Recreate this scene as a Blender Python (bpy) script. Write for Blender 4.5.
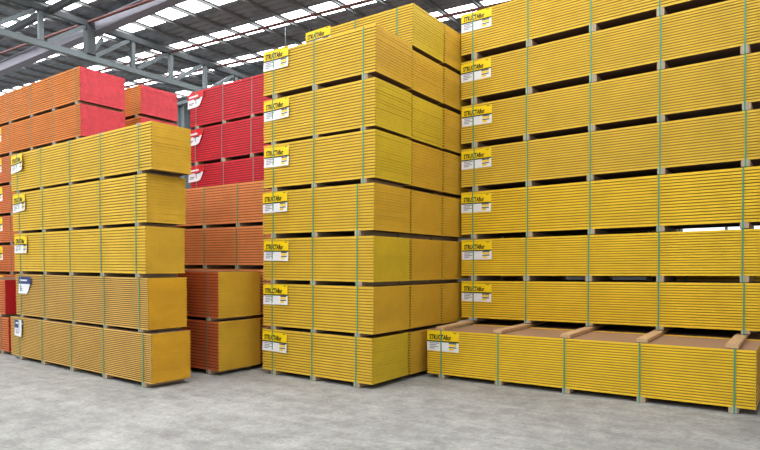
import bpy, bmesh, math, random
from mathutils import Matrix, Vector

for o in list(bpy.data.objects):
    bpy.data.objects.remove(o, do_unlink=True)
scene = bpy.context.scene
COL = scene.collection
random.seed(7)

# ------------------------------------------------------------------ camera
F_PX, PITCH, ROLL, CY, CAM_H = 592.47, -0.0356, 0.0042, 285.32, 1.44
cam_data = bpy.data.cameras.new('camera')
cam_data.sensor_fit = 'HORIZONTAL'
cam_data.sensor_width = 36.0
cam_data.lens = F_PX * 36.0 / 760.0
cam_data.shift_y = (CY - 225.0) / 760.0
cam_data.clip_end = 200
cam = bpy.data.objects.new('camera', cam_data)
COL.objects.link(cam)
fw = Vector((0, math.cos(PITCH), math.sin(PITCH)))
r0 = Vector((1, 0, 0))
u0 = r0.cross(fw)
rt = r0 * math.cos(ROLL) + u0 * math.sin(ROLL)
up = -r0 * math.sin(ROLL) + u0 * math.cos(ROLL)
m = Matrix((rt, up, -fw)).transposed().to_4x4()
m = Matrix.Rotation(0.62, 4, 'Z') @ m
m.translation = Vector((0, 0, CAM_H))
cam.matrix_world = m
scene.camera = cam

# ------------------------------------------------------------------ sky, exposure
W_STRENGTH = 1.05
SKYLIGHT = 12.0
world = bpy.data.worlds.new('world')
scene.world = world
world.use_nodes = True
bg = world.node_tree.nodes['Background']
bg.inputs[0].default_value = (0.95, 0.98, 1.0, 1)
bg.inputs[1].default_value = W_STRENGTH
vs = scene.view_settings
vs.view_transform = 'Standard'
vs.look = 'None'
vs.gamma = 1.0
vs.use_curve_mapping = False
vs.exposure = -0.45

# floor axes: s runs along the long faces of the packs, t runs away from the camera
A = 0.0
UX = Vector((1, 0, 0))
UY = Vector((0, 1, 0))


def W(s, t, z=0.0):
    v = UX * s + UY * t
    return Vector((v.x, v.y, z))


# ------------------------------------------------------------------ helpers
def lin(r, g, b):
    f = lambda c: (c / 255 / 12.92) if c / 255 <= 0.04045 else ((c / 255 + 0.055) / 1.055) ** 2.4
    return (f(r), f(g), f(b), 1)


def mat(name, rgb, rough=0.6, metal=0.0, noise=0.08, scale=8.0, spec=0.3, emit=0.0, bump=0.0, stretch=None):
    mt = bpy.data.materials.new(name)
    mt.use_nodes = True
    nt = mt.node_tree
    b = nt.nodes['Principled BSDF']
    c = lin(*rgb)
    b.inputs['Base Color'].default_value = c
    b.inputs['Roughness'].default_value = rough
    b.inputs['Metallic'].default_value = metal
    b.inputs['Specular IOR Level'].default_value = spec
    if noise > 0:
        tc = nt.nodes.new('ShaderNodeTexCoord')
        mp = nt.nodes.new('ShaderNodeMapping')
        if stretch:
            mp.inputs['Scale'].default_value = stretch
        nz = nt.nodes.new('ShaderNodeTexNoise')
        nz.inputs['Scale'].default_value = scale
        nz.inputs['Detail'].default_value = 6
        nz.inputs['Roughness'].default_value = 0.65
        rp = nt.nodes.new('ShaderNodeValToRGB')
        lo = tuple(max(0, x * (1 - noise * 2)) for x in c[:3]) + (1,)
        hi = tuple(min(1, x * (1 + noise * 2)) for x in c[:3]) + (1,)
        rp.color_ramp.elements[0].color = lo
        rp.color_ramp.elements[0].position = 0.3
        rp.color_ramp.elements[1].color = hi
        rp.color_ramp.elements[1].position = 0.7
        nt.links.new(tc.outputs['Object'], mp.inputs['Vector'])
        nt.links.new(mp.outputs['Vector'], nz.inputs['Vector'])
        nt.links.new(nz.outputs['Fac'], rp.inputs['Fac'])
        nt.links.new(rp.outputs['Color'], b.inputs['Base Color'])
        if bump > 0:
            bp = nt.nodes.new('ShaderNodeBump')
            bp.inputs['Strength'].default_value = bump
            bp.inputs['Distance'].default_value = 0.01
            nt.links.new(nz.outputs['Fac'], bp.inputs['Height'])
            nt.links.new(bp.outputs['Normal'], b.inputs['Normal'])
    if emit > 0:
        b.inputs['Emission Color'].default_value = c
        b.inputs['Emission Strength'].default_value = emit
    return mt


def box(bm, a, b, mi=0, faces=None):
    """axis box from corner a to corner b; faces = material per (-x,+x,-y,+y,-z,+z)"""
    x0, y0, z0 = a
    x1, y1, z1 = b
    v = [bm.verts.new(p) for p in ((x0, y0, z0), (x1, y0, z0), (x1, y1, z0), (x0, y1, z0),
                                   (x0, y0, z1), (x1, y0, z1), (x1, y1, z1), (x0, y1, z1))]
    q = ((3, 0, 4, 7), (1, 2, 6, 5), (0, 1, 5, 4), (2, 3, 7, 6), (3, 2, 1, 0), (4, 5, 6, 7))
    for k, f in enumerate(q):
        fc = bm.faces.new([v[i] for i in f])
        fc.material_index = faces[k] if faces else mi


def bar(bm, p, q, w, h, mi=0, ref=Vector((0, 0, 1))):
    """rectangular bar from p to q, w across, h along ref"""
    p = Vector(p)
    q = Vector(q)
    d = (q - p).normalized()
    side = d.cross(ref)
    if side.length < 1e-4:
        side = d.cross(Vector((1, 0, 0)))
    side.normalize()
    u = side.cross(d).normalized()
    vv = []
    for e in (p, q):
        for a, b in ((-1, -1), (1, -1), (1, 1), (-1, 1)):
            vv.append(bm.verts.new(e + side * (a * w / 2) + u * (b * h / 2)))
    for f in ((3, 2, 1, 0), (4, 5, 6, 7), (0, 1, 5, 4), (1, 2, 6, 5), (2, 3, 7, 6), (3, 0, 4, 7)):
        bm.faces.new([vv[i] for i in f]).material_index = mi


def tube(bm, p, q, r, n=10):
    p = Vector(p)
    q = Vector(q)
    d = (q - p).normalized()
    s = d.cross(Vector((0, 0, 1)))
    if s.length < 1e-4:
        s = d.cross(Vector((1, 0, 0)))
    s.normalize()
    u = s.cross(d)
    rings = []
    for e in (p, q):
        rings.append([bm.verts.new(e + s * (r * math.cos(2 * math.pi * k / n)) + u * (r * math.sin(2 * math.pi * k / n)))
                      for k in range(n)])
    for k in range(n):
        bm.faces.new((rings[0][k], rings[0][(k + 1) % n], rings[1][(k + 1) % n], rings[1][k])).smooth = True
    bm.faces.new(rings[0][::-1])
    bm.faces.new(rings[1])


def mesh_of(name, bm, mats):
    bmesh.ops.recalc_face_normals(bm, faces=bm.faces[:])
    me = bpy.data.meshes.new(name)
    bm.to_mesh(me)
    bm.free()
    for x in (mats if isinstance(mats, (list, tuple)) else [mats]):
        me.materials.append(x)
    return me


def put(name, me, parent=None, loc=(0, 0, 0)):
    o = bpy.data.objects.new(name, me)
    COL.objects.link(o)
    o.location = loc
    if parent:
        o.parent = parent
    return o


def obj(name, bm, mats, parent=None, loc=(0, 0, 0)):
    return put(name, mesh_of(name, bm, mats), parent, loc)


def tag(o, label, cat, group=None):
    o['label'] = label
    o['category'] = cat
    if group:
        o['group'] = group
    return o


def thing(name, label, cat, loc, yaw=-A, group=None):
    o = bpy.data.objects.new(name, None)
    COL.objects.link(o)
    o.location = loc
    o.rotation_euler = (0, 0, yaw)
    o.empty_display_size = 0.1
    return tag(o, label, cat, group)


def structure(o):
    o['kind'] = 'structure'
    return o


# ------------------------------------------------------------------ materials
M = {}
M['gold_edge'] = mat('gold_edge', (230, 188, 58), 0.55, noise=0.05, scale=3)
M['bright_gold_edge'] = mat('bright_gold_edge', (244, 200, 44), 0.55, noise=0.05, scale=3)
M['gold_end'] = mat('gold_end', (214, 168, 50), 0.6, noise=0.05, scale=3)
M['lemon_end'] = mat('lemon_end', (212, 180, 44), 0.6, noise=0.05, scale=3)
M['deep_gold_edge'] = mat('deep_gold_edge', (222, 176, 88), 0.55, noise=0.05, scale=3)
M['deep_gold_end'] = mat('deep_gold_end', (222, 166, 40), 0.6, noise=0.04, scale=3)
M['orange_edge'] = mat('orange_edge', (216, 116, 58), 0.55, noise=0.06, scale=3)
M['amber_edge'] = mat('amber_edge', (222, 126, 42), 0.55, noise=0.06, scale=3)
M['salmon_edge'] = mat('salmon_edge', (232, 146, 88), 0.55, noise=0.06, scale=3)
M['groove_salmon'] = mat('groove_salmon', (176, 96, 52), 0.8, noise=0)
M['rust_edge'] = mat('rust_edge', (200, 98, 54), 0.55, noise=0.06, scale=3)
M['red_edge'] = mat('red_edge', (212, 50, 62), 0.55, noise=0.06, scale=3)
M['pink_red_end'] = mat('pink_red_end', (216, 74, 82), 0.6, noise=0.08, scale=14)
M['crimson_end'] = mat('crimson_end', (182, 30, 40), 0.6, noise=0.05, scale=5)
M['particleboard'] = mat('particleboard', (164, 128, 100), 0.85, noise=0.08, scale=60)
M['gap_shade_board'] = mat('gap_shade_board', (116, 90, 70), 0.9, noise=0.08, scale=60)  # board face colour darkened to stand in for shade in the pack gaps
M['groove_gold'] = mat('groove_gold', (166, 118, 38), 0.8, noise=0)
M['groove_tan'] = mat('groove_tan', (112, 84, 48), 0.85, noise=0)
M['groove_orange'] = mat('groove_orange', (136, 66, 34), 0.8, noise=0)
M['groove_red'] = mat('groove_red', (134, 28, 34), 0.8, noise=0)
M['timber'] = mat('timber', (206, 168, 128), 0.75, noise=0.1, scale=10, stretch=(9, 1, 9))
M['pale_timber'] = mat('pale_timber', (196, 168, 136), 0.75, noise=0.1, scale=10, stretch=(9, 1, 9))
M['green_strap'] = mat('green_strap', (92, 152, 104), 0.35, noise=0.05, spec=0.5)
M['olive_strap'] = mat('olive_strap', (112, 118, 84), 0.4, noise=0.05, spec=0.5)
M['grey_strap'] = mat('grey_strap', (150, 130, 120), 0.4, noise=0.05, spec=0.5)
M['clip'] = mat('clip', (178, 174, 166), 0.5, noise=0.04)
M['card_yellow'] = mat('card_yellow', (250, 214, 20), 0.45, noise=0.02)
M['card_white'] = mat('card_white', (236, 236, 240), 0.45, noise=0.02)
M['card_red'] = mat('card_red', (216, 40, 48), 0.45, noise=0.02)
M['card_blue'] = mat('card_blue', (44, 56, 120), 0.45, noise=0.02)
M['ink'] = mat('ink', (22, 20, 18), 0.5, noise=0)
M['ink_grey'] = mat('ink_grey', (120, 122, 132), 0.5, noise=0)
M['steel'] = mat('steel', (114, 124, 126), 0.5, metal=0.0, noise=0.05, scale=4)
M['dark_steel'] = mat('dark_steel', (74, 78, 80), 0.55, noise=0.06, scale=4)
M['mauve_steel'] = mat('mauve_steel', (132, 130, 140), 0.5, noise=0.05, scale=4)
M['galvanised'] = mat('galvanised', (128, 130, 130), 0.45, metal=0.2, noise=0.08, scale=5)
M['pipe_red'] = mat('pipe_red', (104, 62, 58), 0.5, noise=0.05)
M['roof_sheet'] = mat('roof_sheet', (142, 148, 154), 0.6, metal=0.1, noise=0.12, scale=5)
M['skylight'] = mat('skylight', (250, 252, 255), 0.4, noise=0, emit=SKYLIGHT)
M['wall'] = mat('wall', (70, 72, 74), 0.8, noise=0.08, scale=2)
M['window'] = mat('window', (236, 242, 246), 0.3, noise=0, emit=1.6)

# concrete
mt = bpy.data.materials.new('concrete')
mt.use_nodes = True
nt = mt.node_tree
b = nt.nodes['Principled BSDF']
tc = nt.nodes.new('ShaderNodeTexCoord')


def noise_node(scale, detail, rough, vec=None, dist=0.0):
    n = nt.nodes.new('ShaderNodeTexNoise')
    n.inputs['Scale'].default_value = scale
    n.inputs['Detail'].default_value = detail
    n.inputs['Roughness'].default_value = rough
    n.inputs['Distortion'].default_value = dist
    nt.links.new(vec or tc.outputs['Object'], n.inputs['Vector'])
    return n


def ramp(src, stops):
    r = nt.nodes.new('ShaderNodeValToRGB')
    e = r.color_ramp.elements
    e[0].position, e[0].color = stops[0]
    e[1].position, e[1].color = stops[-1]
    for p, c in stops[1:-1]:
        x = e.new(p)
        x.color = c
    nt.links.new(src, r.inputs['Fac'])
    return r


def mul(a, c, fac=1.0):
    x = nt.nodes.new('ShaderNodeMix')
    x.data_type = 'RGBA'
    x.blend_type = 'MULTIPLY'
    x.inputs[0].default_value = fac
    nt.links.new(a, x.inputs[6])
    nt.links.new(c, x.inputs[7])
    return x.outputs[2]


g = lambda v: (v, v, v * 0.99, 1)
mp = nt.nodes.new('ShaderNodeMapping')
mp.inputs['Rotation'].default_value = (0, 0, 0.9)
mp.inputs['Scale'].default_value = (0.5, 2.2, 1)
nt.links.new(tc.outputs['Object'], mp.inputs['Vector'])
base = ramp(noise_node(0.9, 8, 0.65, dist=0.4).outputs['Fac'], [(0.3, g(0.32)), (0.5, g(0.41)), (0.7, g(0.50))])
streak = ramp(noise_node(1.8, 8, 0.7, mp.outputs['Vector'], 0.6).outputs['Fac'], [(0.35, g(0.8)), (0.6, g(1.0))])
fine = ramp(noise_node(28, 6, 0.75).outputs['Fac'], [(0.3, g(0.7)), (0.65, g(1.1))])
mot = ramp(noise_node(5, 6, 0.7).outputs['Fac'], [(0.32, g(0.74)), (0.62, g(1.08))])
c1 = mul(base.outputs['Color'], streak.outputs['Color'])
c1 = mul(c1, fine.outputs['Color'])
c1 = mul(c1, mot.outputs['Color'])
nt.links.new(c1, b.inputs['Base Color'])
b.inputs['Roughness'].default_value = 0.7
b.inputs['Specular IOR Level'].default_value = 0.25
M['concrete'] = mt

# ------------------------------------------------------------------ the building
S0, S1, T0, T1 = -34.0, 9.0, -5.0, 16.2
ROOF_Z, ROOF_K, TRUSS_S = 7.0, 0.045, -12.9


def roof_z(s):
    return ROOF_Z - ROOF_K * (s - TRUSS_S)


def slab(name, s0, s1, t0, t1, z0, z1, material, extra=None):
    bm = bmesh.new()
    box(bm, (s0, t0, z0), (s1, t1, z1))
    o = obj(name, bm, material)
    o.rotation_euler = (0, 0, -A)
    return o


FALL_S, FALL = -3.93, 0.0125      # the slab rises gently towards the right
bm = bmesh.new()
prof = [(S0, 0.0), (FALL_S, 0.0), (S1 + 8, FALL * (S1 + 8 - FALL_S))]
lo = [(x, z - 0.2) for x, z in prof]
for ya in (T0 - 8,):
    ring = []
    for y in (T0 - 8, T1 + 0.3):
        ring.append([bm.verts.new((x, y, z)) for x, z in prof + lo[::-1]])
    n_ = len(ring[0])
    for i in range(n_):
        bm.faces.new((ring[0][i], ring[0][(i + 1) % n_], ring[1][(i + 1) % n_], ring[1][i]))
    bm.faces.new(ring[0][::-1])
    bm.faces.new(ring[1])
structure(obj('floor', bm, M['concrete']))

# back wall with a glazed strip low in it, left wall
WIN = (-2.5, 1.4, 1.95, 3.25)
bm = bmesh.new()
for a, c in (((S0, T1, 0), (WIN[0], T1 + 0.2, 9)), ((WIN[1], T1, 0), (S1, T1 + 0.2, 9)),
             ((WIN[0], T1, 0), (WIN[1], T1 + 0.2, WIN[2])), ((WIN[0], T1, WIN[3]), (WIN[1], T1 + 0.2, 9))):
    box(bm, a, c)
o = structure(obj('wall_back', bm, M['wall']))
o.rotation_euler = (0, 0, -A)
structure(slab('wall_left', S0 - 0.2, S0, T0, T1, 0, 9, M['wall']))
o = structure(slab('window_1', WIN[0], WIN[1], T1 + 0.08, T1 + 0.1, WIN[2], WIN[3], M['window']))
bm = bmesh.new()
for z in (WIN[2], WIN[3] - 0.06):
    box(bm, (WIN[0], T1 + 0.02, z), (WIN[1], T1 + 0.08, z + 0.06))
for k in range(5):
    x = WIN[0] + (WIN[1] - WIN[0] - 0.06) * k / 4
    box(bm, (x, T1 + 0.02, WIN[2]), (x + 0.06, T1 + 0.08, WIN[3]))
obj('window_frame', bm, M['steel'], o)

# roof: ribbed sheet between translucent skylight runs
STRIPS = [9.62 + 1.52 * k for k in range(-9, 3)]
HALF = 0.25
SEND = 0.5           # the translucent runs stop here, solid sheet beyond
bm = bmesh.new()
edges = []
prev = T0
for c in STRIPS:
    edges.append((prev, c - HALF))
    prev = c + HALF
edges.append((prev, T1))


def ribbed(bm, t0, t1, pitch=0.19):
    n = max(1, round((t1 - t0) / pitch))
    prof = []
    for k in range(n):
        a = t0 + (t1 - t0) * k / n
        w = (t1 - t0) / n
        prof += [(a, 0.0), (a + 0.62 * w, 0.0), (a + 0.72 * w, 0.03), (a + 0.9 * w, 0.03)]
    prof.append((t1, 0.0))
    cols = []
    for s in (S0, S1):
        cols.append([bm.verts.new(W(s, t, roof_z(s) + dz)) for t, dz in prof])
    for i in range(len(prof) - 1):
        bm.faces.new((cols[0][i], cols[0][i + 1], cols[1][i + 1], cols[1][i]))
    for s, t in ((S0, 0),):
        pass
    top = [[bm.verts.new(W(s, t, roof_z(s) + 0.06)) for t in (t0, t1)] for s in (S0, S1)]
    bm.faces.new((top[0][0], top[0][1], top[1][1], top[1][0]))


for a, c in edges:
    ribbed(bm, a, c)
for c in STRIPS:
    q = [bm.verts.new(W(s, t, roof_z(s) + 0.02)) for s, t in ((SEND, c - HALF), (S1, c - HALF), (S1, c + HALF), (SEND, c + HALF))]
    bm.faces.new(q)
structure(obj('ceiling', bm, M['roof_sheet']))
for k, c in enumerate(STRIPS):
    bm = bmesh.new()
    vs_ = []
    for dz in (0.005, 0.03):
        vs_.append([bm.verts.new(W(s, t, roof_z(s) + dz)) for s, t in ((S0, c - HALF), (SEND, c - HALF), (SEND, c + HALF), (S0, c + HALF))])
    bm.faces.new(vs_[0])
    bm.faces.new(vs_[1])
    for i in range(4):
        bm.faces.new((vs_[0][i], vs_[0][(i + 1) % 4], vs_[1][(i + 1) % 4], vs_[1][i]))
    structure(obj('window_%d' % (k + 2), bm, M['skylight']))

# purlins under the sheet, one object each
s = -28.6
while s < -2.6:
    z = roof_z(s)
    bm = bmesh.new()
    a, c = 1.0, T1
    bar(bm, W(s, a, z - 0.035), W(s, c, z - 0.035), 0.012, 0.05)
    bar(bm, W(s + 0.02, a, z - 0.012), W(s + 0.02, c, z - 0.012), 0.05, 0.012)
    bar(bm, W(s - 0.02, a, z - 0.058), W(s - 0.02, c, z - 0.058), 0.05, 0.012)
    tag(obj('roof_purlin', bm, M['galvanised']),
        'thin grey steel purlin crossing under the ribbed roof sheets and skylights', 'roof beam',
        'purlins under the warehouse roof')
    s += 0.8

# lattice truss: bottom chord seen high on the left
t_ = thing('roof_truss', 'grey steel lattice truss high on the left above the orange packs', 'truss', W(TRUSS_S, 2.0, 5.92), -A)
inv = lambda t, z: (0.0, t - 2.0, z - 5.97)


def part_bar(name, p, q, w, h, material, parent):
    bm = bmesh.new()
    bar(bm, p, q, w, h, ref=Vector((1, 0, 0)))
    return obj(name, bm, material, parent)


part_bar('bottom_chord', inv(2.0, 6.0), inv(T1, 6.0), 0.12, 0.10, M['steel'], t_)
part_bar('top_chord', inv(2.0, 6.72), inv(T1, 6.72), 0.12, 0.13, M['dark_steel'], t_)
for k in range(-3, 9):
    tt = 6.0 + 1.03 * k
    if k == 1:
        part_bar('post', inv(tt, 6.07), inv(tt, 6.66), 0.17, 0.2, M['dark_steel'], t_)
    else:
        part_bar('upright', inv(tt, 6.07), inv(tt, 6.66), 0.09, 0.09, M['steel'], t_)
    part_bar('diagonal', inv(tt + 0.12, 6.07), inv(tt + 0.93, 6.66), 0.08, 0.08, M['steel'], t_)
part_bar('strut', inv(7.05, 6.07), inv(7.32, 6.5), 0.07, 0.07, M['steel'], t_)
part_bar('brace', inv(5.98, 6.62), inv(7.45, 6.78), 0.07, 0.07, M['steel'], t_)

# girder under the roof running across the truss
bm = bmesh.new()
g0, g1, gt = -30.0, -3.0, 7.2
for dz, w, h in ((0.0, 0.16, 0.21), (0.115, 0.22, 0.025), (-0.115, 0.22, 0.025)):
    bar(bm, W(g0, gt, 6.66 + dz), W(g1, gt, 6.66 + dz), w, h)
tag(obj('roof_girder', bm, M['mauve_steel']), 'thick mauve-grey steel girder running through the truss at upper left', 'roof beam')
bm = bmesh.new()
bar(bm, W(-30, 6.2, 6.7), W(-3, 6.2, 6.7), 0.1, 0.12)
tag(obj('roof_girder', bm, M['dark_steel']), 'slim dark steel beam across the skylight in the top left corner', 'roof beam')
bm = bmesh.new()
bar(bm, W(-30, 12.0, 6.62), W(-5, 12.0, 6.62), 0.08, 0.1)
tag(obj('roof_girder', bm, M['steel']), 'pale slim beam near the back wall above the red packs', 'roof beam')

for tt, lab, lo in ((9.1, 'dark red sprinkler pipe along the lower edge of the middle skylight', 0.32),
                    (6.98, 'dark red sprinkler pipe at upper left beside the thick girder', 0.3),
                    (10.5, 'dark red sprinkler pipe over the red packs, nearer the back wall', 0.3)):
    bm = bmesh.new()
    tube(bm, W(-28, tt, roof_z(-28) - lo), W(-3, tt, roof_z(-3) - lo), 0.03)
    tag(obj('sprinkler_pipe', bm, M['pipe_red']), lab, 'pipe')
for (s, tt, l, lab) in ((-12.55, 9.35, 0.45, 'thin pale rod hanging from the roof above the truss end'),
                        (-9.75, 9.9, 0.55, 'thin pale rod hanging from the roof above the top card of the centre stack'),
                        (-9.2, 10.1, 0.55, 'thin pale rod hanging from the roof just left of the rear centre stack')):
    bm = bmesh.new()
    z = roof_z(s)
    tube(bm, W(s, tt, z), W(s, tt, z - l), 0.009, 6)
    tag(obj('hanger_rod', bm, M['steel']), lab, 'rod')

# far steel column by the back wall, seen between the red packs
t_ = thing('steel_column', 'grey steel column by the back wall seen left of the red packs', 'column', W(-18.39, 13.5, 0))
bm = bmesh.new()
box(bm, (-0.2, -0.15, 0.02), (-0.17, 0.15, 7.1))
box(bm, (0.17, -0.15, 0.02), (0.2, 0.15, 7.1))
box(bm, (-0.17, -0.03, 0.02), (0.17, 0.03, 7.1))
obj('shaft', bm, M['steel'], t_)
bm = bmesh.new()
box(bm, (-0.28, -0.24, 0), (0.28, 0.24, 0.02))
obj('base_plate', bm, M['dark_steel'], t_)

# ------------------------------------------------------------------ printed cards
CARD_W, CARD_H = 0.45, 0.25


def text_mesh(body, size, mname, width):
    cu = bpy.data.curves.new('lettering', 'FONT')
    cu.body = body
    cu.size = size
    cu.extrude = 0.0004
    cu.offset = 0.0024
    cu.resolution_u = 2
    ob = bpy.data.objects.new('lettering', cu)
    COL.objects.link(ob)
    bpy.context.view_layer.update()
    dg = bpy.context.evaluated_depsgraph_get()
    me = bpy.data.meshes.new_from_object(ob.evaluated_get(dg))
    bpy.data.objects.remove(ob, do_unlink=True)
    xs = [v.co.x for v in me.vertices]
    k = width / (max(xs) - min(xs))
    x0 = min(xs)
    for v in me.vertices:
        v.co = Vector(((v.co.x - x0) * k, -v.co.z, v.co.y * 1.35))   # stand it up, facing -y
    me.materials.clear()
    me.materials.append(M[mname])
    return me


TITLE = text_mesh('STRUCTAflor', 0.064, 'ink', 0.31)


def sheet(x0, z0, x1, z1, y, th, bend, cut=None, nx=8, nz=4):
    """thin printed sheet, optionally curled, optionally with a torn lower corner"""
    bm = bmesh.new()
    fr = [[None] * (nz + 1) for _ in range(nx + 1)]
    bk = [[None] * (nz + 1) for _ in range(nx + 1)]
    for i in range(nx + 1):
        for j in range(nz + 1):
            x = x0 + (x1 - x0) * i / nx
            z = z0 + (z1 - z0) * j / nz
            if cut:
                lim = cut(x / CARD_W)
                zz = CARD_H * (1 - lim)
                z = max(z, zz)
            fr[i][j] = bm.verts.new((x, y - bend(x, z), z))
            bk[i][j] = bm.verts.new((x, y + th - bend(x, z), z))
    for i in range(nx):
        for j in range(nz):
            bm.faces.new((fr[i][j], fr[i + 1][j], fr[i + 1][j + 1], fr[i][j + 1]))
            bm.faces.new((bk[i][j + 1], bk[i + 1][j + 1], bk[i + 1][j], bk[i][j]))
    for i in range(nx):
        bm.faces.new((fr[i][0], bk[i][0], bk[i + 1][0], fr[i + 1][0]))
        bm.faces.new((fr[i][nz], fr[i + 1][nz], bk[i + 1][nz], bk[i][nz]))
    for j in range(nz):
        bm.faces.new((fr[0][j], fr[0][j + 1], bk[0][j + 1], bk[0][j]))
        bm.faces.new((fr[nx][j], bk[nx][j], bk[nx][j + 1], fr[nx][j + 1]))
    return bm


def make_card(kind, parent, x, ztop, roll=0.0, curl=0.0):
    bend = lambda xx, zz: curl * max(0.0, xx / CARD_W - 0.35) ** 2 * 0.16 + curl * max(0.0, 0.5 - zz / CARD_H) ** 2 * 0.10
    cut = None
    if kind == 'red':
        cut = lambda q: 1.0 if q < 0.72 else 1.0 - 0.7 * (q - 0.72) / 0.28
    if kind == 'blue':
        cut = lambda q: 1.0 if q < 0.7 else 1.0 - 0.9 * (q - 0.7) / 0.3
    if kind == 'crumpled':
        cut = lambda q: 0.95 + 0.05 * q
    bm = sheet(0, 0, CARD_W, CARD_H, -0.0025, 0.0015, bend, cut)
    if kind == 'crumpled':
        for v in bm.verts:
            v.co.x *= 0.62
            v.co.z = CARD_H - (CARD_H - v.co.z) * 1.0
    c = obj('label_card', bm, M['card_white'], parent, (x, 0, ztop - CARD_H))
    c.rotation_euler = (0, roll, 0)
    head = {'yellow': 'card_yellow', 'red': 'card_red', 'blue': 'card_blue', 'crumpled': 'card_blue'}[kind]
    f = 0.52 if kind == 'yellow' else (0.58 if kind in ('blue', 'red') else 0.5)
    wmax = CARD_W * (0.62 if kind == 'crumpled' else 1)
    obj('header', sheet(0, CARD_H * f, wmax, CARD_H, -0.0032, 0.0006, bend), M[head], c)

    def print_line(nm, a, z, w, h, mk, y=-0.0042):
        bm = bmesh.new()
        a, w = a * 1.25, w * 1.25
        box(bm, (a, y, z), (a + w, -0.003, z + h))
        for v in bm.verts:
            v.co.y -= bend(v.co.x, v.co.z)
        obj(nm, bm, M[mk], c)

    if kind == 'yellow':
        obj('band', sheet(0, CARD_H * 0.46, CARD_W, CARD_H * 0.525, -0.0034, 0.0006, bend), M['ink'], c)
        me = TITLE.copy()
        for v in me.vertices:
            v.co.x += 0.036
            v.co.z += CARD_H * 0.585
            v.co.y += -0.0042 - bend(v.co.x, v.co.z)
        put('lettering', me, c)
        for (a, b_, w, h) in ((0.25, 0.40, 0.085, 0.012), (0.25, 0.20, 0.085, 0.012), (0.3, 0.93, 0.035, 0.008)):
            print_line('small_print', a, CARD_H * b_, w, h, 'ink')
        obj('yellow_panel', sheet(0.3125, CARD_H * 0.28, 0.42, CARD_H * 0.38, -0.0034, 0.0006, bend, nx=2, nz=2), M['card_yellow'], c)
        obj('yellow_panel', sheet(0.3125, CARD_H * 0.08, 0.38, CARD_H * 0.18, -0.0034, 0.0006, bend, nx=2, nz=2), M['card_yellow'], c)
        for k, w in enumerate((0.11, 0.075, 0.1, 0.06)):
            print_line('small_print', 0.03, CARD_H * (0.38 - 0.085 * k), w, 0.009, 'ink_grey', -0.0036)
    elif kind == 'red':
        print_line('printing', 0.03, CARD_H * 0.70, 0.2, 0.03, 'card_white')
        for (a, b_, w, h) in ((0.14, 0.51, 0.14, 0.016), (0.03, 0.3, 0.1, 0.01), (0.03, 0.2, 0.08, 0.01)):
            print_line('small_print', a, CARD_H * b_, w, h, 'ink')
    else:
        print_line('printing', 0.03, CARD_H * 0.74, 0.2, 0.024, 'card_white')
        for k in range(3):
            print_line('small_print', 0.03, CARD_H * (0.38 - 0.1 * k), 0.05 + 0.015 * k, 0.01, 'card_blue', -0.0036)
    return c


# ------------------------------------------------------------------ packs of boards
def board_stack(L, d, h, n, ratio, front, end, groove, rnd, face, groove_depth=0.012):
    """n separate sheets with a dark recess between them along the long edges"""
    bm = bmesh.new()
    p = h / n
    box(bm, (0.003, groove_depth, 0.001), (L - 0.003, d - groove_depth, h - 0.002), faces=(1, 1, 3, 3, 2, 2))
    for k in range(n):
        z0 = k * p + (p * ratio * 0.5 if k else 0)
        z1 = (k + 1) * p - (p * ratio * 0.5 if k < n - 1 else 0)
        dx = rnd.uniform(-0.0025, 0.0025)
        dy = rnd.uniform(-0.002, 0.002)
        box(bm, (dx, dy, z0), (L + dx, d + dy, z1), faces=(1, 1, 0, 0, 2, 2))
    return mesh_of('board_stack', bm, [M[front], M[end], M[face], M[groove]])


STRAP_W, STRAP_T = 0.018, 0.0015
CACHE = {}


def strap_mesh(d, h, bh, m_):
    key = ('s', round(d, 3), round(h, 3), round(bh, 3), m_)
    if key not in CACHE:
        bm = bmesh.new()
        e = 0.006
        o_ = [(-e - STRAP_T, -bh + 0.002), (d + e + STRAP_T, -bh + 0.002), (d + e + STRAP_T, h + 0.0012), (-e - STRAP_T, h + 0.0012)]
        i_ = [(-e, -bh + 0.002 + STRAP_T), (d + e, -bh + 0.002 + STRAP_T), (d + e, h - 0.0003), (-e, h - 0.0003)]
        V = {}
        for sx in (-1, 1):
            for nm, lst in (('o', o_), ('i', i_)):
                for k, (y, z) in enumerate(lst):
                    V[nm, sx, k] = bm.verts.new((sx * STRAP_W / 2, y, z))
        for k in range(4):
            j = (k + 1) % 4
            bm.faces.new((V['o', -1, k], V['o', 1, k], V['o', 1, j], V['o', -1, j]))
            bm.faces.new((V['i', -1, j], V['i', 1, j], V['i', 1, k], V['i', -1, k]))
            for sx in (-1, 1):
                bm.faces.new((V['o', sx, k], V['o', sx, j], V['i', sx, j], V['i', sx, k]))
        CACHE[key] = mesh_of('strap', bm, M[m_])
    return CACHE[key]


def bearer_mesh(d, bh, m_, w=0.085):
    key = ('b', round(d, 3), round(bh, 3), m_, w)
    if key not in CACHE:
        bm = bmesh.new()
        box(bm, (-w / 2, 0.004, -bh + 0.003), (w / 2, d - 0.004, 0))
        bmesh.ops.bevel(bm, geom=bm.edges[:], offset=min(0.004, bh * 0.2), segments=1, affect='EDGES')
        CACHE[key] = mesh_of('bearer', bm, M[m_])
    return CACHE[key]


def clip_mesh(bh):
    key = ('c', round(bh, 3))
    if key not in CACHE:
        bm = bmesh.new()
        box(bm, (-0.022, -0.0045, -bh + 0.003), (0.022, 0.003, 0.01))
        CACHE[key] = mesh_of('edge_protector', bm, M['clip'])
    return CACHE[key]


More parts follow.
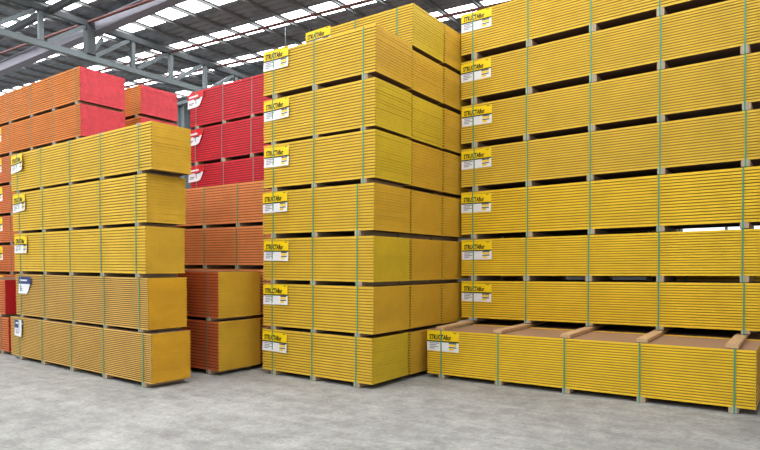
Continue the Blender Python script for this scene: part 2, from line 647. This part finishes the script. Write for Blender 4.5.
def top_clip_mesh():
    if 'tc' not in CACHE:
        bm = bmesh.new()
        box(bm, (-0.035, -0.0045, -0.02), (0.035, -0.0005, 0.004))
        box(bm, (-0.035, -0.0005, 0.0), (0.035, 0.06, 0.004))
        CACHE['tc'] = mesh_of('edge_protector', bm, M['clip'])
    return CACHE['tc']


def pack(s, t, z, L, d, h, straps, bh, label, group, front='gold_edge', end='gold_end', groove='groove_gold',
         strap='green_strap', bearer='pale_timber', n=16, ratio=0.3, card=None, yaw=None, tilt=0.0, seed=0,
         clips=True, top_clips=False, card_x=0.0, card_dz=0.0, card_roll=0.0, curl=0.0, bhs=None, face='gap_shade_board', name='board_pack'):
    rnd = random.Random(seed * 131 + 17)
    r = thing(name, label, 'board pack', W(s, t, z), group=group)
    y = (-A if yaw is None else yaw) + rnd.uniform(-0.002, 0.002)
    r.rotation_euler = (0, tilt, y)
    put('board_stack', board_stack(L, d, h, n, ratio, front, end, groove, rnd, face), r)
    for k, sx in enumerate(straps):
        sx = sx + rnd.uniform(-0.012, 0.012)
        b_ = bhs[k] if bhs else bh
        put('strap', strap_mesh(d, h, b_, strap), r, (sx, 0, 0))
        put('bearer', bearer_mesh(d, b_, bearer), r, (sx + rnd.uniform(-0.008, 0.02), 0, 0))
        if clips:
            put('edge_protector', clip_mesh(b_), r, (sx, 0, 0))
        if top_clips:
            put('edge_protector', top_clip_mesh(), r, (sx, 0, h))
    if card:
        make_card(card, r, card_x, h + card_dz, card_roll, curl)
    return r


ORD = ['lowest', 'second from the floor', 'third from the floor', 'fourth from the floor', 'fifth from the floor',
       'sixth from the floor', 'seventh from the floor', 'eighth from the floor']


def ordn(k, n):
    return 'topmost' if k == n - 1 else ('on the floor' if k == 0 else ORD[k])


# ---- centre stack, front column: three straps
MB = [(.060, .592), (.639, 1.182), (1.236, 1.762), (1.828, 2.362), (2.419, 2.960), (3.0, 3.536), (3.601, 4.126)]
MJ = [-.0215, -.007, -.005, -.004, .012, .010, .0125]
MEND = ['lemon_end', 'gold_end', 'lemon_end', 'gold_end', 'lemon_end', 'lemon_end', 'gold_end']
MS3 = (0.175, 0.865, 1.545)
for k, (z0, z1) in enumerate(MB):
    bh = z0 - (MB[k - 1][1] if k else 0)
    pack(-5.734 + MJ[k], 5.414, z0, 1.772, 0.775, z1 - z0, MS3[:2] + (1.61 if k > 3 else 1.54,), bh,
         'yellow board pack with yellow-headed card, %s in front centre stack' % ordn(k, 7),
         'packs of the front centre stack', end=MEND[k], card='yellow', seed=k + 1,
         card_x=0.0 + (k % 3) * 0.008, card_dz=(0.03 if k == 6 else -0.03 + 0.01 * (k % 2)),
         card_roll=(-0.02 if k % 2 else 0.015), curl=0.25, yaw=0.0102)

# ---- columns right behind it
MB2 = MB[:6] + [(3.601, 4.085), (4.14, 4.65)]
E2 = ['gold_end', 'gold_end', 'gold_end', 'gold_end', 'gold_end', 'lemon_end', 'gold_end', 'lemon_end']
for k, (z0, z1) in enumerate(MB2):
    bh = z0 - (MB2[k - 1][1] if k else 0)
    top = k == 7
    pack(-5.75 + random.uniform(-.006, .004), 6.245, z0, 1.772, 0.765, z1 - z0, MS3, bh,
         ('yellow board pack topmost in second centre column, above the front column' if top else
          'yellow board pack behind front centre stack, %s in second column' % ordn(k, 8)),
         'packs of the second centre column', end=E2[k], card='yellow' if top else None, seed=k + 20, clips=True,
         card_x=0.0, card_dz=0.02, card_roll=-0.02)
for k, (z0, z1) in enumerate(MB2):
    bh = z0 - (MB2[k - 1][1] if k else 0)
    pack(-5.735 + random.uniform(-.006, .004), 7.03, z0, 1.77, 0.775, z1 - z0, MS3, bh,
         'yellow board pack in shaded rear centre column, %s' % ordn(k, 8),
         'packs of the rear centre column', end='gold_end', seed=k + 40)

# ---- left stack: five straps
LW = (-5.5229, 8.9142)
ls = LW[0] * math.cos(0.62) - LW[1] * math.sin(0.62)
lt = LW[0] * math.sin(0.62) + LW[1] * math.cos(0.62)
LSTR = [(.3, 1.02, 1.84, 2.68, 3.54), (.165, .918, 1.734, 2.51, 3.31), (.216, .948, 1.69, 2.48, 3.285),
        (.22, .97, 1.74, 2.51, 3.33), (.2, .98, 1.79, 2.59, 3.43)]
LDS = [-.09, .093, .093, .042, -.05]
LDL = [.115, -.125, -.137, -.07, .09]
LB_ = [(.060, .631), (.669, 1.270), (1.320, 1.866), (1.911, 2.465), (2.506, 3.044)]
LJ = [.0273, -.0157, -.0214, -.0172, .0271]
LT = [-.0185, .0072, -.0024, .0041, .0096]
LCARD = ['crumpled', 'blue', 'yellow', 'yellow', 'yellow']
LLAB = ['gold board pack with a crumpled blue card, on the floor in left stack',
        'gold board pack with a torn blue and white card, second from floor in left stack',
        'yellow board pack with a yellow card, middle one of five in left stack',
        'yellow board pack with a yellow card, fourth from floor in left stack',
        'yellow board pack with a curling yellow card, topmost in left stack']
for k, (z0, z1) in enumerate(LB_):
    bh = z0 - (LB_[k - 1][1] if k else 0)
    low = k < 2
    pack(ls + LJ[k] + LDS[k], lt + LT[k] - 0.02 * LDS[k], z0, 3.597 + LDL[k], 0.524, z1 - z0, LSTR[k], bh, LLAB[k],
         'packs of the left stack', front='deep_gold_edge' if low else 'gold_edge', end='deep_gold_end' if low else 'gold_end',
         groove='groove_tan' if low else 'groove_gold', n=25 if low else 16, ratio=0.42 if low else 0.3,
         card=LCARD[k], yaw=-0.0204, seed=k + 60, card_x=(0.14 if k == 0 else (0.1 if k == 1 else 0.02)),
         card_dz=(-0.03 if k == 4 else -0.035), card_roll=(-0.06 if k == 4 else (-0.05 if k == 3 else 0)), curl=(0.5 if k == 4 else 0.3), top_clips=(k == 4))

# ---- rust packs with yellow ends, standing between left and centre stacks
for k, (z0, z1) in enumerate([(.06, .695), (.74, 1.335)]):
    pack(-9.3, 4.93, z0, 3.25, 0.72, z1 - z0, (0.25, 1.1, 2.0, 3.05), (.06 if k == 0 else .045),
         ['rust-edged board pack with yellow end, on the floor between two stacks',
          'rust-edged board pack with yellow end, lying on top of its twin'][k],
         'rust packs with yellow ends', front='rust_edge', end='gold_end', groove='groove_orange', strap='olive_strap',
         n=16, seed=k + 70)
# ---- orange packs behind them
OB = [(.06, .70), (.74, 1.36), (1.42, 1.965), (2.02, 2.585)]
OLAB = ['orange board pack hidden behind the rust packs, at foot of its column',
        'orange board pack hidden behind the rust packs, under two visible ones',
        'lower of two orange board packs visible under the red packs',
        'upper of two orange board packs visible, right below the red packs']
for k, (z0, z1) in enumerate(OB):
    bh = z0 - (OB[k - 1][1] if k else 0)
    pack(-9.35, 5.73, z0, 3.52, 0.74, z1 - z0, (0.2, 0.6, 1.3, 2.02, 2.75, 3.32), bh, OLAB[k], 'orange packs below the red ones',
         front='salmon_edge', end='salmon_edge', groove='groove_salmon', strap='green_strap', n=15, seed=k + 80)
# ---- red packs on the row behind
RB = [(.06, .62), (.68, 1.24), (1.30, 1.87), (1.93, 2.5), (2.56, 3.12), (3.18, 3.74), (3.79, 4.38)]
for k, (z0, z1) in enumerate(RB):
    bh = z0 - (RB[k - 1][1] if k else 0)
    vis = k >= 4
    pack(-8.70 + random.uniform(-.015, .015), 6.5, z0, 2.84, 0.78, z1 - z0, (0.17, 0.87, 1.57, 2.27, 2.7), bh,
         ('red board pack with a torn card, %s of three showing' % ['lowest', 'middle', 'topmost'][k - 4]) if vis else
         'red board pack out of sight behind orange packs, %s in column' % ['at the foot', 'second', 'third', 'fourth'][k],
         'red packs in the back row', front='red_edge', end='crimson_end', groove='groove_red', strap='grey_strap', n=15,
         seed=k + 90, card='red' if vis else None, card_x=-0.05, card_dz=-0.03, card_roll=-0.04, curl=0.4)

# ---- tall orange column with red ends at far left
FB = [(.06, .62), (.68, 1.22), (1.28, 1.76), (1.82, 2.30), (2.36, 2.86), (2.92, 3.39), (3.45, 3.955), (4.005, 4.53)]
for k, (z0, z1) in enumerate(FB):
    bh = z0 - (FB[k - 1][1] if k else 0)
    pack(-12.93 + random.uniform(-.015, .015), 4.92, z0, 3.6, 0.765, z1 - z0, (0.28, 1.13, 1.95, 2.73, 3.48), bh,
         'orange board pack with pinkish red end, %s in far left stack' % ordn(k, 8),
         'orange packs of the far left stack', front='amber_edge' if k > 5 else 'orange_edge', end='pink_red_end', groove='groove_orange',
         strap='olive_strap', n=15, seed=k + 110, card='yellow' if k < 7 else None, card_x=0.33, card_dz=-0.02, top_clips=(k == 7))
# ---- two shorter packs with dark red ends in front of it
for k, (z0, z1) in enumerate([(.06, .585), (.635, 1.17)]):
    pack(-13.6 - 0.1 * k, 4.1, z0, 3.6, 0.79, z1 - z0, (0.3, 1.1, 1.9, 2.7, 3.35), (.06 if k == 0 else .05),
         ['orange board pack with dark red end, on the floor at left edge of picture',
          'orange board pack with dark red end, upper of the two at left edge of picture'][k],
         'orange packs with dark red ends', front='orange_edge', end='crimson_end', groove='groove_orange', strap='olive_strap',
         n=15, seed=k + 130)
# ---- rear column behind the left stacks
BB = [(.06 + .687 * k, .06 + .687 * k + .627) for k in range(6)] + [(4.182, 4.70)]
for k, (z0, z1) in enumerate(BB):
    bh = z0 - (BB[k - 1][1] if k else 0)
    pack(-13.52, 6.35, z0, 3.6, 0.78, z1 - z0, (0.3, 1.1, 1.9, 2.7, 3.43), bh,
         ('orange board pack with pinkish red end, %s' % ('topmost in back row left of red packs' if k == 6 else
          'second from top in back row')) if k >= 5 else
         'orange board pack out of sight in back row behind left stack, %s' % ORD[k],
         'orange packs of the back row', front='amber_edge', end='pink_red_end', groove='groove_orange', strap='olive_strap',
         n=15, seed=k + 140)

# ---- long low pack at the right front, loose timbers on it
pack(-3.87, 6.47, .06, 3.545, 0.88, .549, (0.205, 0.974, 1.749, 2.542, 3.369), .06,
     'long low yellow board pack on the floor at right, brown top face showing', None, n=20, card='yellow', seed=160, tilt=-FALL,
     card_x=0.0, card_dz=-0.01, front='bright_gold_edge', end='gold_end', face='particleboard')
QT = .609
TIM = [(-3.70, -3.84), (-2.93, -2.96), (-2.12, -2.15), (-1.33, -1.36), (-0.53, -0.53)]
TLAB = ['leftmost pale timber bearer lying across the long low pack, by its card',
        'pale timber bearer across the long low pack, second from the left',
        'pale timber bearer across the middle of the long low pack',
        'pale timber bearer across the long low pack, second from the right',
        'rightmost pale timber bearer lying across the long low pack']
TH = 0.04
for k, (sa, sb) in enumerate(TIM):
    bm = bmesh.new()
    a, c = W(sa, 6.49), W(sb, 8.22)
    zz = QT + 0.004 + TH / 2 + FALL * (max(sa, sb) - FALL_S + 0.05)
    p0, p1 = Vector((a.x, a.y, zz)), Vector((c.x, c.y, zz))
    bar(bm, p0 - p0, p1 - p0, 0.11, TH)
    bmesh.ops.bevel(bm, geom=bm.edges[:], offset=0.004, segments=1, affect='EDGES')
    o = obj('timber_bearer', bm, M['timber'], None, p0)
    tag(o, TLAB[k], 'timber bearer', 'loose timber bearers on the low pack')

# ---- tall right stack: five straps, leaning very slightly
TB = [(.06, .61), (.700, 1.209), (1.286, 1.785), (1.859, 2.443), (2.521, 3.042), (3.125, 3.638), (3.735, 4.246), (4.343, 4.90)]
RJ = [0, .02, .014, .008, .0, -.008, -.014, -.02]
RS = (0.19, 0.96, 1.768, 2.55, 3.39)
for k, (z0, z1) in enumerate(TB):
    bh = z0 - (TB[k - 1][1] if k else 0) - 0.003
    tilt = -FALL - 0.0005 * k
    bhs = None
    if k == 1:
        bhs = [z0 - (QT + 0.004 + TH) - 0.005 for x in RS]
    pack(-3.925 + RJ[k], 7.45, z0, 3.6, 0.79, z1 - z0, RS, bh,
         ('yellow board pack out of sight behind the low pack, foot of tall right stack' if k == 0 else
          'yellow board pack with yellow-headed card, %s in tall right stack' %
          ['', 'lowest showing', 'second showing', 'third showing', 'fourth showing', 'fifth showing', 'second from top', 'topmost'][k]),
         'packs of the tall right stack', n=17, front='bright_gold_edge' if k < 4 else 'gold_edge', card='yellow' if k else None, seed=k + 170, tilt=tilt, bhs=bhs,
         card_x=0.0 + 0.006 * (k % 3), card_dz=(0.0 if k == 7 else -0.03), card_roll=(0.012 if k % 2 else -0.008))

# ---- unseen packs added behind the tall right stack to keep its gaps dark
for k in range(8):
    z0 = .06 + k * .6
    pack(-3.92, 8.34, z0, 2.5, 0.78, .545, (0.2, 0.9, 1.6, 2.3), .06 if k == 0 else .055,
         'unseen yellow board pack added behind tall right stack to darken its gaps',
         'unseen packs added behind the tall right stack', n=16, seed=k + 190, tilt=-FALL)
for k in range(3):
    z0 = .06 + k * .575 + FALL * 2.55
    pack(-1.38, 8.34, z0, 2.6, 0.78, .52, (0.2, 0.9, 1.6, 2.35), .06 if k == 0 else .055,
         'yellow board pack in low stack behind right end of tall right stack',
         'unseen packs of the added low stack behind', n=16, seed=k + 200, tilt=-FALL)
